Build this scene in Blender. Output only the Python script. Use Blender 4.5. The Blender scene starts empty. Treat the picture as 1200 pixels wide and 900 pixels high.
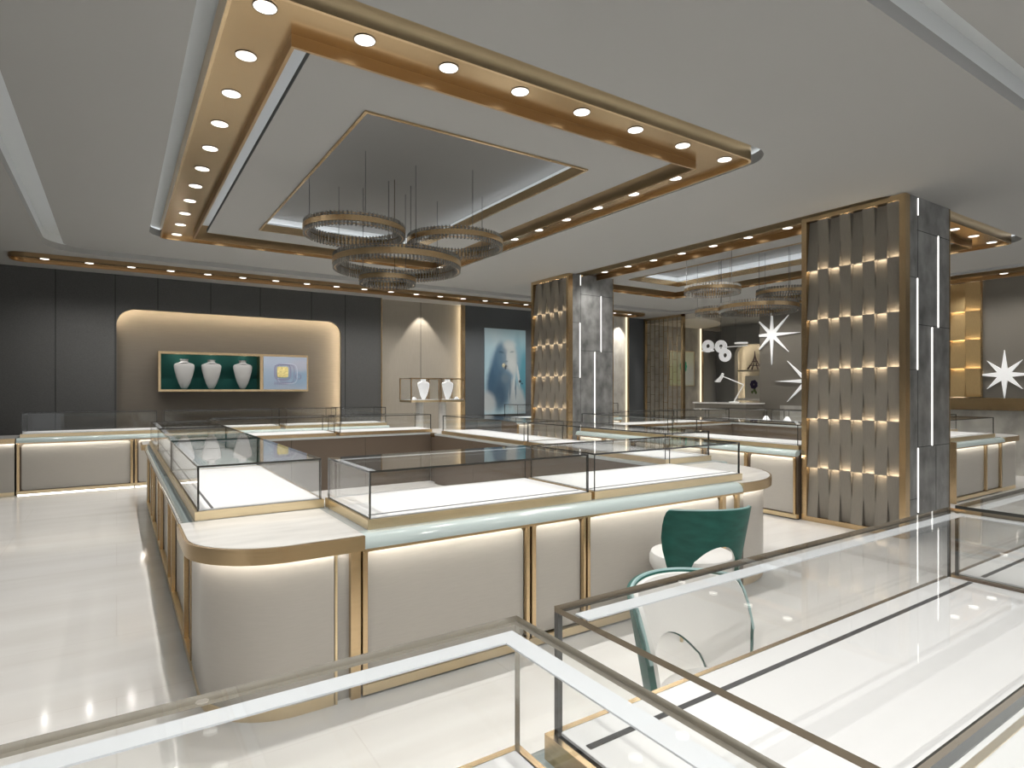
import bpy, bmesh, math, random
from mathutils import Matrix, Vector
random.seed(7)
PI = math.pi
scn = bpy.context.scene
COL = scn.collection
ORD = ['first', 'second', 'third', 'fourth', 'fifth', 'sixth', 'seventh', 'eighth', 'ninth', 'tenth', 'eleventh',
       'twelfth', 'thirteenth', 'fourteenth', 'fifteenth', 'sixteenth', 'seventeenth', 'eighteenth', 'nineteenth',
       'twentieth', 'twenty-first', 'twenty-second', 'twenty-third', 'twenty-fourth', 'twenty-fifth']

# ------------------------------------------------------------------ materials
def new_mat(name):
    m = bpy.data.materials.new(name); m.use_nodes = True
    nt = m.node_tree
    return m, nt, nt.nodes['Principled BSDF'], nt.nodes['Material Output']

def pmat(name, col, rough=.5, metal=0., spec=.5, emit=None, estr=0., coat=0., noise=None, bump=0., bscale=200.):
    m, nt, b, o = new_mat(name)
    b.inputs['Base Color'].default_value = (*col, 1)
    b.inputs['Roughness'].default_value = rough
    b.inputs['Metallic'].default_value = metal
    b.inputs['Specular IOR Level'].default_value = spec
    b.inputs['Coat Weight'].default_value = coat
    b.inputs['Coat Roughness'].default_value = .05
    if emit:
        b.inputs['Emission Color'].default_value = (*emit, 1)
        b.inputs['Emission Strength'].default_value = estr
    tc = nt.nodes.new('ShaderNodeTexCoord')
    if noise:
        amt, sc = noise[0], noise[1]
        mp = nt.nodes.new('ShaderNodeMapping'); mp.inputs['Scale'].default_value = sc
        n = nt.nodes.new('ShaderNodeTexNoise'); n.inputs['Scale'].default_value = 1.
        n.inputs['Detail'].default_value = 6
        r = nt.nodes.new('ShaderNodeValToRGB')
        r.color_ramp.elements[0].position = .3; r.color_ramp.elements[1].position = .7
        r.color_ramp.elements[0].color = (*[max(0, c * (1 - amt)) for c in col], 1)
        r.color_ramp.elements[1].color = (*[min(1, c * (1 + amt)) for c in col], 1)
        nt.links.new(tc.outputs['Object'], mp.inputs[0]); nt.links.new(mp.outputs[0], n.inputs['Vector'])
        nt.links.new(n.outputs[0], r.inputs[0]); nt.links.new(r.outputs[0], b.inputs['Base Color'])
    if bump:
        n2 = nt.nodes.new('ShaderNodeTexNoise'); n2.inputs['Scale'].default_value = bscale
        bp = nt.nodes.new('ShaderNodeBump'); bp.inputs['Strength'].default_value = bump
        bp.inputs['Distance'].default_value = .002
        nt.links.new(tc.outputs['Object'], n2.inputs['Vector'])
        nt.links.new(n2.outputs[0], bp.inputs['Height']); nt.links.new(bp.outputs[0], b.inputs['Normal'])
    return m

def emat(name, col, s):
    m, nt, b, o = new_mat(name)
    nt.nodes.remove(b)
    e = nt.nodes.new('ShaderNodeEmission'); e.inputs[0].default_value = (*col, 1); e.inputs[1].default_value = s
    nt.links.new(e.outputs[0], o.inputs[0])
    return m

def glass_mat(name, tint, base=.03, rough=0.):
    """thin pane: light goes straight through, sharp Fresnel-like mirror reflection at grazing angles"""
    m, nt, b, o = new_mat(name)
    nt.nodes.remove(b)
    lw = nt.nodes.new('ShaderNodeLayerWeight'); lw.inputs['Blend'].default_value = .5
    pw = nt.nodes.new('ShaderNodeMath'); pw.operation = 'POWER'; pw.inputs[1].default_value = 5.
    mu = nt.nodes.new('ShaderNodeMath'); mu.operation = 'MULTIPLY_ADD'
    mu.inputs[1].default_value = .70; mu.inputs[2].default_value = base
    t = nt.nodes.new('ShaderNodeBsdfTransparent'); t.inputs[0].default_value = (*tint, 1)
    g = nt.nodes.new('ShaderNodeBsdfGlossy'); g.inputs['Roughness'].default_value = rough
    g.inputs['Color'].default_value = (.95, .96, .96, 1)
    mx = nt.nodes.new('ShaderNodeMixShader')
    nt.links.new(lw.outputs['Facing'], pw.inputs[0]); nt.links.new(pw.outputs[0], mu.inputs[0])
    nt.links.new(mu.outputs[0], mx.inputs[0]); nt.links.new(t.outputs[0], mx.inputs[1])
    nt.links.new(g.outputs[0], mx.inputs[2]); nt.links.new(mx.outputs[0], o.inputs[0])
    return m

def floor_mat():
    m, nt, b, o = new_mat('polished_floor_tile')
    L = nt.links.new
    tc = nt.nodes.new('ShaderNodeTexCoord')
    mp = nt.nodes.new('ShaderNodeMapping'); mp.inputs['Rotation'].default_value = (0, 0, .35)
    mp.inputs['Scale'].default_value = (.55, 3.2, 1)
    n = nt.nodes.new('ShaderNodeTexNoise'); n.inputs['Scale'].default_value = 1.3; n.inputs['Detail'].default_value = 8
    n.inputs['Distortion'].default_value = .6
    r = nt.nodes.new('ShaderNodeValToRGB')
    r.color_ramp.elements[0].position = .3; r.color_ramp.elements[1].position = .72
    r.color_ramp.elements[0].color = (.74, .72, .69, 1); r.color_ramp.elements[1].color = (.82, .81, .785, 1)
    br = nt.nodes.new('ShaderNodeTexBrick'); br.offset = .5
    br.inputs['Scale'].default_value = 1.; br.inputs['Mortar Size'].default_value = .003
    br.inputs['Brick Width'].default_value = 1.6; br.inputs['Row Height'].default_value = .8
    br.inputs['Color1'].default_value = (1, 1, 1, 1); br.inputs['Color2'].default_value = (.975, .975, .97, 1)
    br.inputs['Mortar'].default_value = (.92, .91, .90, 1)
    mx = nt.nodes.new('ShaderNodeMix'); mx.data_type = 'RGBA'; mx.blend_type = 'MULTIPLY'
    mx.inputs[0].default_value = 1
    L(tc.outputs['Object'], mp.inputs[0]); L(mp.outputs[0], n.inputs['Vector']); L(n.outputs[0], r.inputs[0])
    L(tc.outputs['Object'], br.inputs['Vector'])
    L(r.outputs[0], mx.inputs[6]); L(br.outputs[0], mx.inputs[7]); L(mx.outputs[2], b.inputs['Base Color'])
    b.inputs['Roughness'].default_value = .09; b.inputs['Specular IOR Level'].default_value = .36
    return m

def blob_mat(name, base, blobs, scale, rough=.35, emit=0., wob=.03):
    """soft painted picture: blobs = (u, v, ru, rv, rot, softness, colour, opacity) over object x/z mapped to 0..1"""
    m, nt, b, o = new_mat(name)
    L = nt.links.new
    tc = nt.nodes.new('ShaderNodeTexCoord')
    nz = nt.nodes.new('ShaderNodeTexNoise'); nz.inputs['Scale'].default_value = 9; nz.inputs['Detail'].default_value = 5
    L(tc.outputs['Object'], nz.inputs['Vector'])
    vs = nt.nodes.new('ShaderNodeVectorMath'); vs.operation = 'SUBTRACT'; vs.inputs[1].default_value = (.5, .5, .5)
    L(nz.outputs['Color'], vs.inputs[0])
    vm = nt.nodes.new('ShaderNodeVectorMath'); vm.operation = 'SCALE'; vm.inputs['Scale'].default_value = wob
    L(vs.outputs[0], vm.inputs[0])
    va = nt.nodes.new('ShaderNodeVectorMath'); va.operation = 'ADD'
    L(tc.outputs['Object'], va.inputs[0]); L(vm.outputs[0], va.inputs[1])
    prev = None
    for (u, v, ru, rv, rot, soft, col, op) in blobs:
        mp = nt.nodes.new('ShaderNodeMapping'); mp.vector_type = 'TEXTURE'
        mp.inputs['Location'].default_value = (u * scale[0], 0, v * scale[1])
        mp.inputs['Rotation'].default_value = (0, rot, 0)
        mp.inputs['Scale'].default_value = (ru, 1e6, rv)
        L(va.outputs[0], mp.inputs[0])
        ln = nt.nodes.new('ShaderNodeVectorMath'); ln.operation = 'LENGTH'; L(mp.outputs[0], ln.inputs[0])
        mr = nt.nodes.new('ShaderNodeMapRange'); mr.interpolation_type = 'SMOOTHSTEP'
        mr.inputs['From Min'].default_value = 1 - soft; mr.inputs['From Max'].default_value = 1 + soft
        mr.inputs['To Min'].default_value = op; mr.inputs['To Max'].default_value = 0
        L(ln.outputs['Value'], mr.inputs['Value'])
        mx = nt.nodes.new('ShaderNodeMix'); mx.data_type = 'RGBA'
        L(mr.outputs[0], mx.inputs[0])
        if prev is None: mx.inputs[6].default_value = (*base, 1)
        else: L(prev, mx.inputs[6])
        mx.inputs[7].default_value = (*col, 1)
        prev = mx.outputs[2]
    L(prev, b.inputs['Base Color']); b.inputs['Roughness'].default_value = rough
    if emit:
        L(prev, b.inputs['Emission Color']); b.inputs['Emission Strength'].default_value = emit
    return m

M = {}
M['floor'] = floor_mat()
M['ceiling'] = pmat('ceiling_paint', (.335, .332, .318), .75, spec=.2)
M['panel_side_shade'] = pmat('grey_teal_panel_shade', (.085, .10, .10), .6, spec=.2)
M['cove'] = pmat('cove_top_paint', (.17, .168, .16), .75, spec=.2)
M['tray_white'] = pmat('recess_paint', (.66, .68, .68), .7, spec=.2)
M['charcoal'] = pmat('charcoal_fabric_wall', (.085, .085, .083), .8, spec=.25, noise=(.16, (60, 60, 160)), bump=.25, bscale=350)
M['seam'] = pmat('panel_seam', (.012, .012, .012), .8)
M['bluegrey'] = pmat('blue_grey_wall', (.085, .091, .096), .8, spec=.25, noise=(.14, (60, 60, 160)), bump=.25, bscale=350)
M['taupe'] = pmat('taupe_wall_panel', (.14, .122, .099), .6, spec=.3, noise=(.05, (5, 5, 90)))
M['nook'] = pmat('dark_grey_room_wall', (.30, .30, .29), .7, spec=.25)
M['cream'] = pmat('cream_alcove_wall', (.28, .253, .213), .6, spec=.3, noise=(.04, (80, 80, 6)))
M['brown_wall'] = pmat('brown_grey_wall', (.17, .155, .13), .6, spec=.25)
M['gold'] = pmat('brushed_gold', (.66, .49, .29), .27, metal=1., noise=(.07, (6, 6, 240)))
M['gold_pale'] = pmat('pale_gold', (.86, .70, .45), .32, metal=1., noise=(.05, (6, 6, 240)))
M['bronze'] = pmat('bronze_metal', (.50, .36, .20), .25, metal=1., noise=(.10, (160, 160, 160)))
M['bronze_dark'] = pmat('dark_bronze_metal', (.40, .27, .145), .3, metal=1.)
M['panel'] = pmat('satin_beige_panel', (.43, .403, .36), .33, spec=.4, coat=.0, noise=(.022, (14, 14, 160)))
M['carcass'] = pmat('brown_cabinet_body', (.105, .078, .056), .5, spec=.35)
M['worktop'] = pmat('grey_worktop', (.42, .44, .43), .25, spec=.5)
M['marble_w'] = pmat('white_marble', (.76, .745, .71), .12, spec=.5, noise=(.10, (2.5, 9, 9)))
M['marble_g'] = pmat('grey_marble', (.19, .19, .184), .3, spec=.5, noise=(.5, (6., 6., 4.5)))
M['marble_l'] = pmat('light_grey_marble', (.40, .385, .35), .25, spec=.45, noise=(.25, (4, 4, 3)))
M['edge_glass'] = pmat('pale_teal_glass_edge', (.50, .575, .56), .10, spec=.6, coat=.6, emit=(.55, .72, .70), estr=.06)
M['glass'] = glass_mat('clear_display_glass', (.992, .994, .992), base=.016)
M['glass_edge'] = pmat('dark_glass_edge', (.035, .034, .030), .15, spec=.6, coat=.3)
M['glass_edge_d'] = pmat('tan_reflection_glass_edge', (.22, .175, .12), .2, metal=.4, spec=.6)  # tan of gold reflected in the glass edge, put into the colour
M['glass_edge_b'] = pmat('pale_reflection_glass_edge', (.45, .42, .36), .22, metal=.6, spec=.6)  # paler glass edge with the reflected tan painted in
M['bed'] = pmat('lit_white_display_bed', (.80, .80, .80), .30, spec=.3, emit=(1, 1, 1), estr=.10)  # slight emission stands in for light inside the cases
M['bed_dim'] = pmat('dimmed_white_display_bed', (.66, .66, .66), .28, spec=.35, emit=(1, 1, 1), estr=.05)  # same white bed, colour dimmed against the strong near downlights
M['groove'] = pmat('dark_groove', (.045, .045, .047), .5)
M['bar'] = pmat('frosted_light_bar', (.58, .605, .63), .5, emit=(.93, .97, 1), estr=.06)
M['led_warm'] = emat('warm_led_strip', (1., .82, .60), 36.)
M['led_niche'] = emat('niche_led_strip', (1., .82, .58), 75.)
M['led_soft'] = emat('soft_led_strip', (1., .93, .83), 32.)
M['led_cove'] = emat('cove_led_strip', (.95, .97, 1.), 5.)
M['led_white'] = emat('white_led_line', (1., .97, .92), 2.2)
M['led_gap'] = emat('tray_gap_led', (.95, .98, 1.), 3.)
M['led_arch'] = emat('arch_led', (1., .86, .62), 40.)
M['led_edge'] = emat('warm_edge_led', (1., .85, .62), 1.3)
M['led_toe'] = emat('toe_kick_led', (1., .96, .90), 7.)
M['lamp'] = emat('downlight_lens', (1., .955, .89), 2.4)
M['dark_ring'] = pmat('downlight_shade_ring', (.03, .025, .02), .5)  # ring paints the shade around each recessed lens
M['weave'] = pmat('woven_metal_tile', (.215, .195, .165), .5, spec=.3, metal=0., noise=(.05, (150, 150, 4)))
M['weave_gold'] = pmat('gold_woven_tile', (.52, .37, .18), .33, metal=.75, noise=(.05, (150, 150, 4)))
M['backing'] = pmat('dark_backing', (.03, .028, .025), .7)
M['green'] = pmat('green_fabric_backing', (.016, .095, .082), .7, spec=.2)
M['bust'] = pmat('grey_bust_fabric', (.36, .355, .345), .7, spec=.2)
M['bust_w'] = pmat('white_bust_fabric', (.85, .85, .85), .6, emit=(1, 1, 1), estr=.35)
M['teal'] = pmat('dark_teal_velvet', (.012, .085, .068), .55, spec=.3, noise=(.2, (9, 9, 30)))
M['chair_w'] = pmat('white_upholstery', (.74, .73, .71), .5, spec=.3)
M['rim'] = pmat('pale_teal_piping', (.28, .42, .42), .4)
M['white'] = pmat('white_metal', (.85, .85, .84), .35, emit=(1, 1, 1), estr=.12)
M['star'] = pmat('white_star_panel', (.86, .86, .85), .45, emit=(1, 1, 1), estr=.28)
M['black'] = pmat('black_metal', (.015, .015, .015), .3)
M['cable'] = pmat('steel_cable', (.10, .10, .10), .4, metal=.5)
M['lattice_glass'] = glass_mat('tinted_lattice_glass', (.95, .94, .92), base=.04, rough=.08)
M['tower'] = pmat('purple_brown_iron', (.05, .025, .035), .4, metal=.3)

def crystal():
    m, nt, b, o = new_mat('smoky_crystal')
    b.inputs['Base Color'].default_value = (.50, .49, .46, 1); b.inputs['Roughness'].default_value = .06
    b.inputs['Specular IOR Level'].default_value = .9
    t = nt.nodes.new('ShaderNodeBsdfTransparent'); t.inputs[0].default_value = (.72, .71, .68, 1)
    mx = nt.nodes.new('ShaderNodeMixShader'); mx.inputs[0].default_value = .42
    nt.links.new(t.outputs[0], mx.inputs[1]); nt.links.new(b.outputs[0], mx.inputs[2]); nt.links.new(mx.outputs[0], o.inputs[0])
    return m
M['crystal'] = crystal()

# ------------------------------------------------------------------ mesh builder
class MB:
    def __init__(self): self.v = []; self.f = []; self.mi = []; self.sm = []
    def add(self, vs, fs, mi=0, smooth=False):
        k = len(self.v); self.v += [tuple(p) for p in vs]
        for f in fs: self.f.append([i + k for i in f]); self.mi.append(mi); self.sm.append(smooth)
        return self
    def box(self, x0, y0, z0, x1, y1, z1, mi=0, axis=None, emi=1):
        """axis: thin axis of a pane; its two big faces take mi and the four edges emi"""
        vs = [(x0, y0, z0), (x1, y0, z0), (x1, y1, z0), (x0, y1, z0), (x0, y0, z1), (x1, y0, z1), (x1, y1, z1), (x0, y1, z1)]
        fs = [((0, 3, 2, 1), 2), ((4, 5, 6, 7), 2), ((0, 1, 5, 4), 1), ((2, 3, 7, 6), 1), ((1, 2, 6, 5), 0), ((3, 0, 4, 7), 0)]
        k = len(self.v); self.v += vs
        for f, a in fs:
            self.f.append([i + k for i in f]); self.sm.append(False)
            self.mi.append(mi if axis is None or a == axis else emi)
        return self
    def prism(self, poly, z0, z1, mi=0, smooth=False, T=None, cap=True):
        """poly: 2-D outline (counter-clockwise) extruded from z0 to z1; T maps (x,y,z) to the target frame"""
        n = len(poly); T = T or (lambda x, y, z: (x, y, z))
        vs = [T(x, y, z0) for x, y in poly] + [T(x, y, z1) for x, y in poly]
        k = len(self.v); self.v += vs
        for i in range(n):
            j = (i + 1) % n
            self.f.append([k + i, k + j, k + n + j, k + n + i]); self.mi.append(mi); self.sm.append(smooth)
        if cap:
            self.f.append([k + i for i in reversed(range(n))]); self.mi.append(mi); self.sm.append(False)
            self.f.append([k + n + i for i in range(n)]); self.mi.append(mi); self.sm.append(False)
        return self
    def tube(self, pts, r, n=8, mi=0, r1=None):
        pts = [Vector(p) for p in pts]; rings = []
        for i, p in enumerate(pts):
            d = (pts[min(i + 1, len(pts) - 1)] - pts[max(i - 1, 0)]).normalized()
            a = Vector((0, 0, 1)) if abs(d.z) < .9 else Vector((1, 0, 0))
            u = d.cross(a).normalized(); w = d.cross(u)
            rr = r if r1 is None else r + (r1 - r) * i / (len(pts) - 1)
            rings.append([p + rr * (math.cos(2 * PI * k / n) * u + math.sin(2 * PI * k / n) * w) for k in range(n)])
        vs = [p for R in rings for p in R]; fs = []
        for i in range(len(pts) - 1):
            for k in range(n):
                a, b = i * n + k, i * n + (k + 1) % n
                fs.append((a, b, b + n, a + n))
        self.add(vs, fs, mi, True)
        k0 = len(pts) - 1
        self.add(rings[0], [tuple(range(n))], mi); self.add(rings[k0], [tuple(reversed(range(n)))], mi)
        return self
    def lathe(self, prof, n=32, mi=0, c=(0, 0, 0), sy=1., smooth=True, a0=0., a1=2 * PI):
        full = abs(a1 - a0 - 2 * PI) < 1e-6
        m = n if full else n + 1
        vs = []
        for r, z in prof:
            for k in range(m):
                a = a0 + (a1 - a0) * k / n
                vs.append((c[0] + r * math.cos(a), c[1] + r * math.sin(a) * sy, c[2] + z))
        fs = []
        for i in range(len(prof) - 1):
            for k in range(n):
                b = (k + 1) % m
                fs.append((i * m + k, i * m + b, (i + 1) * m + b, (i + 1) * m + k))
        return self.add(vs, fs, mi, smooth)
    def build(self, name, mats, parent=None, loc=None, rotz=0., flip=True):
        me = bpy.data.meshes.new(name)
        me.from_pydata(self.v, [], self.f)
        mats = mats if isinstance(mats, (list, tuple)) else [mats]
        for mt in mats: me.materials.append(mt)
        for p, i, s in zip(me.polygons, self.mi, self.sm):
            p.material_index = min(i, len(mats) - 1); p.use_smooth = s
        bm = bmesh.new(); bm.from_mesh(me)
        if flip: bmesh.ops.recalc_face_normals(bm, faces=bm.faces)
        bm.to_mesh(me); bm.free(); me.update()
        if any(self.sm): me.set_sharp_from_angle(angle=.7)
        o = bpy.data.objects.new(name, me); COL.objects.link(o)
        if loc: o.location = loc
        if rotz: o.rotation_euler.z = rotz
        if parent: o.parent = parent
        return o

def tag(o, label=None, cat=None, group=None, kind=None):
    if label: o['label'] = label
    if cat: o['category'] = cat
    if group: o['group'] = group
    if kind: o['kind'] = kind
    return o

def thing(name, label, cat, loc=(0, 0, 0), rotz=0., group=None):
    o = bpy.data.objects.new(name, None); COL.objects.link(o)
    o.empty_display_size = .1
    o.location = loc; o.rotation_euler.z = rotz
    return tag(o, label, cat, group)

def copy_tree(o, parent=None):
    c = o.copy(); COL.objects.link(c)
    if parent: c.parent = parent
    for ch in list(o.children): copy_tree(ch, c)
    return c

def struct(o): o['kind'] = 'structure'; return o

def rrect(x0, y0, x1, y1, r, n=8):
    """rounded rectangle, r = radius or (ll, lr, ur, ul)"""
    if not isinstance(r, (tuple, list)): r = (r,) * 4
    out = []
    for (cx, cy, sx, sy, rr, a) in ((x0, y0, 1, 1, r[0], PI), (x1, y0, -1, 1, r[1], 1.5 * PI), (x1, y1, -1, -1, r[2], 0), (x0, y1, 1, -1, r[3], .5 * PI)):
        if rr < 1e-5: out.append((cx, cy)); continue
        for k in range(n + 1):
            t = a + .5 * PI * k / n
            out.append((cx + sx * rr + rr * math.cos(t), cy + sy * rr + rr * math.sin(t)))
    return out

def plate_mesh(outlines, thick):
    """flat plate in XY from closed outlines (first = outer, others = holes or islands), centred on z=0"""
    cu = bpy.data.curves.new('tmp', 'CURVE'); cu.dimensions = '2D'; cu.fill_mode = 'BOTH'; cu.extrude = thick / 2
    for ol in outlines:
        sp = cu.splines.new('POLY'); sp.points.add(len(ol) - 1)
        for p, (x, y) in zip(sp.points, ol): p.co = (x, y, 0, 1)
        sp.use_cyclic_u = True
    ob = bpy.data.objects.new('tmp', cu)
    COL.objects.link(ob)
    dg = bpy.context.evaluated_depsgraph_get(); dg.update()
    me = bpy.data.meshes.new_from_object(ob.evaluated_get(dg))
    vs = [tuple(v.co) for v in me.vertices]; fs = [tuple(p.vertices) for p in me.polygons]
    bpy.data.objects.remove(ob); bpy.data.curves.remove(cu); bpy.data.meshes.remove(me)
    return vs, fs

def add_plate(mb, outlines, thick, T, mi=0):
    vs, fs = plate_mesh(outlines, thick)
    return mb.add([T(*p) for p in vs], fs, mi)

# ------------------------------------------------------------------ camera, world
FPX, CX, CY, YAW, HCAM = 701., 600., 456.3, .58406, 1.376
cam = bpy.data.cameras.new('camera'); co = bpy.data.objects.new('camera', cam); COL.objects.link(co)
co.location = (0, 0, HCAM); co.rotation_euler = (PI / 2, 0, -YAW)
cam.sensor_fit = 'HORIZONTAL'; cam.sensor_width = 36; cam.lens = 36 * FPX / 1200
cam.shift_y = (CY - 450) / 1200; cam.clip_start = .03; cam.clip_end = 100
scn.camera = co
w = bpy.data.worlds.new('world'); scn.world = w; w.use_nodes = True
w.node_tree.nodes['Background'].inputs[0].default_value = (.95, .97, 1, 1)
w.node_tree.nodes['Background'].inputs[1].default_value = .8
scn.view_settings.view_transform = 'Standard'; scn.view_settings.look = 'None'
scn.view_settings.exposure = 0.; scn.view_settings.gamma = 1.
cy = scn.cycles
cy.max_bounces = 10; cy.diffuse_bounces = 4; cy.glossy_bounces = 5; cy.transmission_bounces = 4
cy.transparent_max_bounces = 64; cy.caustics_reflective = False; cy.caustics_refractive = False
cy.sample_clamp_indirect = 4.; cy.use_denoising = True; cy.use_light_tree = True

ZC = 3.183
# ------------------------------------------------------------------ room shell
mb = MB(); mb.box(-4.2, -3.2, -.12, 15, 11.8, 0); struct(mb.build('floor', M['floor']))

T1 = (.31, 2.72, 4.26, 8.25); T2 = (5.985, 2.60, 9.24, 8.17)
GO = (-.76, 1.22, 11.05, 9.80); GI = (-.55, 1.41, 10.84, 9.45)
mb = MB()
Tc = lambda x, y, z: (x, y, ZC + .04 + z)
add_plate(mb, [rrect(-4.2, -3.2, 15, 11.8, 0), rrect(*GO, .45)], .08, Tc)
add_plate(mb, [rrect(*GI, .25), rrect(*T1, .26), rrect(*T2, .26)], .08, Tc)
ceil = struct(mb.build('ceiling', M['ceiling']))
# caps above the cove groove and above the two trays
mb = MB(); add_plate(mb, [rrect(GO[0] - .1, GO[1] - .1, GO[2] + .1, GO[3] + .1, .4), rrect(GI[0] + .1, GI[1] + .1, GI[2] - .1, GI[3] - .1, .3)], .03,
                     lambda x, y, z: (x, y, ZC + .205 + z))
struct(mb.build('ceiling_groove', M['tray_white']))
mb = MB(); add_plate(mb, [rrect(GO[0], GO[1], GO[2], GO[3], .45), rrect(GO[0] - .02, GO[1] - .02, GO[2] + .02, GO[3] + .02, .45)], .12,
                     lambda x, y, z: (x, y, ZC + .14 + z))
add_plate(mb, [rrect(GI[0], GI[1], GI[2], GI[3], .25), rrect(GI[0] + .02, GI[1] + .02, GI[2] - .02, GI[3] - .02, .25)], .12,
          lambda x, y, z: (x, y, ZC + .14 + z))
struct(mb.build('ceiling_groove_side', M['tray_white']))
mb = MB()
mb.box(GI[0] - .014, GI[1] + .3, ZC + .10, GI[0] - .002, GI[3] - .3, ZC + .125)
mb.box(GI[0] + .3, GO[1] + .002, ZC + .10, GI[2] - .3, GO[1] + .014, ZC + .125)
mb.box(GI[2] + .002, GI[1] + .3, ZC + .10, GI[2] + .014, GI[3] - .3, ZC + .125)
mb.box(GI[0] + .3, GI[3] + .002, ZC + .10, GI[2] - .3, GI[3] + .014, ZC + .125)
struct(mb.build('trim_1', emat('groove_led', (.96, .97, 1), 1.2)))

# walls
def wall_T(y): return lambda x, z, t: (x, y + t, z)
mb = MB()
hole = rrect(.0, -.05, 3.565, 2.655, (0, 0, .25, .25))
add_plate(mb, [rrect(-4.2, -.1, 4.36, 3.3, 0), hole], .06, wall_T(11.31))
for x in (-3.3, -2.35, -1.55, -.766, -.018, .559, 1.332, 2.119, 3.008, 3.64):
    z0 = 0 if (x < -.01 or x > 3.6) else 2.665
    mb.box(x - .005, 11.276, z0, x + .005, 11.283, ZC, 1)
struct(mb.build('wall_back', [M['charcoal'], M['seam']]))
mb = MB(); mb.box(-.4, 11.47, -.1, 4.0, 11.53, 3.1); struct(mb.build('wall_back_niche', M['taupe']))
# glowing line inside the niche rim
rim_i = rrect(-.05, .0, 3.615, 2.705, (0, 0, .28, .28))
mb = MB(); n = len(rim_i)
vs = [(x, 11.345, z) for x, z in rim_i] + [(x, 11.375, z) for x, z in rim_i]
fs = [(i, i + 1, n + i + 1, n + i) for i in range(n - 1) if not (rim_i[i][1] < .01 and rim_i[i + 1][1] < .01)]
mb.add(vs, fs); struct(mb.build('trim_2', M['led_niche']))

mb = MB(); mb.box(4.2, 11.42, -.1, 6.4, 11.5, 3.3)
mb.box(5.27, 11.416, 0, 5.277, 11.421, ZC, 1); struct(mb.build('wall_back_alcove', [M['cream'], M['seam']]))
mb = MB(); mb.box(6.15, 11.27, 0, 6.245, 11.30, ZC); mb.box(4.355, 11.27, 0, 4.375, 11.30, ZC)
struct(mb.build('trim_3', M['gold']))
mb = MB(); mb.box(6.205, 11.33, 0, 6.215, 11.40, ZC); struct(mb.build('trim_4', emat('alcove_led', (1., .82, .55), 9.)))
mb = MB(); mb.box(6.24, 11.28, -.1, 11.45, 11.5, 3.3)
for x in (8.2, 9.1): mb.box(x - .005, 11.276, 0, x + .005, 11.283, ZC, 1)
struct(mb.build('wall_back_right', [M['bluegrey'], M['seam']]))
# lit marble pilaster and dark return beside it
mb = MB(); mb.box(10.0, 10.90, 0, 10.60, 11.28, ZC); struct(mb.build('wall_pilaster', M['marble_l']))
mb = MB(); mb.box(10.60, 10.83, 0, 10.66, 11.28, ZC); struct(mb.build('trim_5', M['gold_pale']))
mb = MB(); mb.box(10.597, 10.838, 0, 10.5995, 10.895, ZC); struct(mb.build('trim_6', M['led_edge']))
mb = MB(); mb.box(10.66, 10.97, 0, 11.36, 11.28, ZC); struct(mb.build('wall_back_return', M['bluegrey']))
# marble wall behind the lattice screen, and the dark room beyond
mb = MB(); mb.box(11.45, 11.0, -.1, 13.53, 11.5, 3.3); struct(mb.build('wall_marble', M['marble_l']))
mb = MB(); mb.box(13.53, 10.93, 0, 13.60, 11.5, ZC); struct(mb.build('trim_7', M['gold']))
mb = MB(); mb.box(13.527, 10.938, 0, 13.5295, 10.995, ZC); struct(mb.build('trim_8', M['led_edge']))
mb = MB(); mb.box(13.60, 11.28, -.1, 14.9, 11.5, 3.3); struct(mb.build('wall_nook_back', M['nook']))
mb = MB()
arch = rrect(7.9, .3, 10.66, 2.63, (0, 0, .3, .3))
add_plate(mb, [rrect(6.5, -.1, 11.4, 3.3, 0), arch], .16, lambda y, z, t: (14.68 + t, y, z))
struct(mb.build('wall_nook_right', M['nook']))
mb = MB(); mb.box(14.94, 7.5, 0, 14.98, 11.2, 3.0); struct(mb.build('wall_nook_niche', M['cream']))
ai = rrect(7.86, .31, 10.70, 2.67, (0, 0, .32, .32)); n = len(ai)
mb = MB(); mb.add([(14.775, y, z) for y, z in ai] + [(14.80, y, z) for y, z in ai], [(i, i + 1, n + i + 1, n + i) for i in range(n - 1)])
struct(mb.build('trim_9', M['led_arch']))
# curved soffit band over the dark room; its cream paints in the cove glow
mb = MB()
pts = [(11.4, 9.35)] + [(11.4 + 2.2 * math.sin(t), 9.35 + 1.75 * (1 - math.cos(t))) for t in [k * .5 * PI / 14 for k in range(1, 15)]] + [(14.6, 11.1), (14.6, 11.27), (11.4, 11.27)]
mb.prism(pts, 3.06, ZC); struct(mb.build('trim_10', pmat('soffit_glow_paint', (.62, .57, .48), .7)))
# right wall with its window-like gold woven strip
mb = MB(); mb.box(12.0, -3.2, -.1, 12.25, 8.11, 3.3); struct(mb.build('wall_right', M['brown_wall']))
mb = MB(); mb.box(12.25, 6.5, -.1, 14.6, 6.6, 3.3); struct(mb.build('wall_nook_front', M['charcoal']))
mb = MB(); mb.box(11.97, -3.2, 0, 12.0, 7.6, 1.03); struct(mb.build('wall_right_dado', M['marble_l']))
mb = MB(); mb.box(11.80, -3.2, 1.04, 12.0, 5.2, 1.235); struct(mb.build('trim_11', M['bronze']))
mb = MB(); mb.box(-4.2, -3.2, -.1, -4.0, 11.4, 3.3); struct(mb.build('wall_left', M['charcoal']))

# ------------------------------------------------------------------ ceiling trays
def ring(mb, a, b, z0, z1, r0=0., r1=0., mi=0):
    add_plate(mb, [rrect(*a, r0), rrect(*b, r1)], z1 - z0, lambda x, y, z: (x, y, (z0 + z1) / 2 + z), mi)
    return mb
def grow(R, d): return (R[0] - d, R[1] - d, R[2] + d, R[3] + d)

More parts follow.
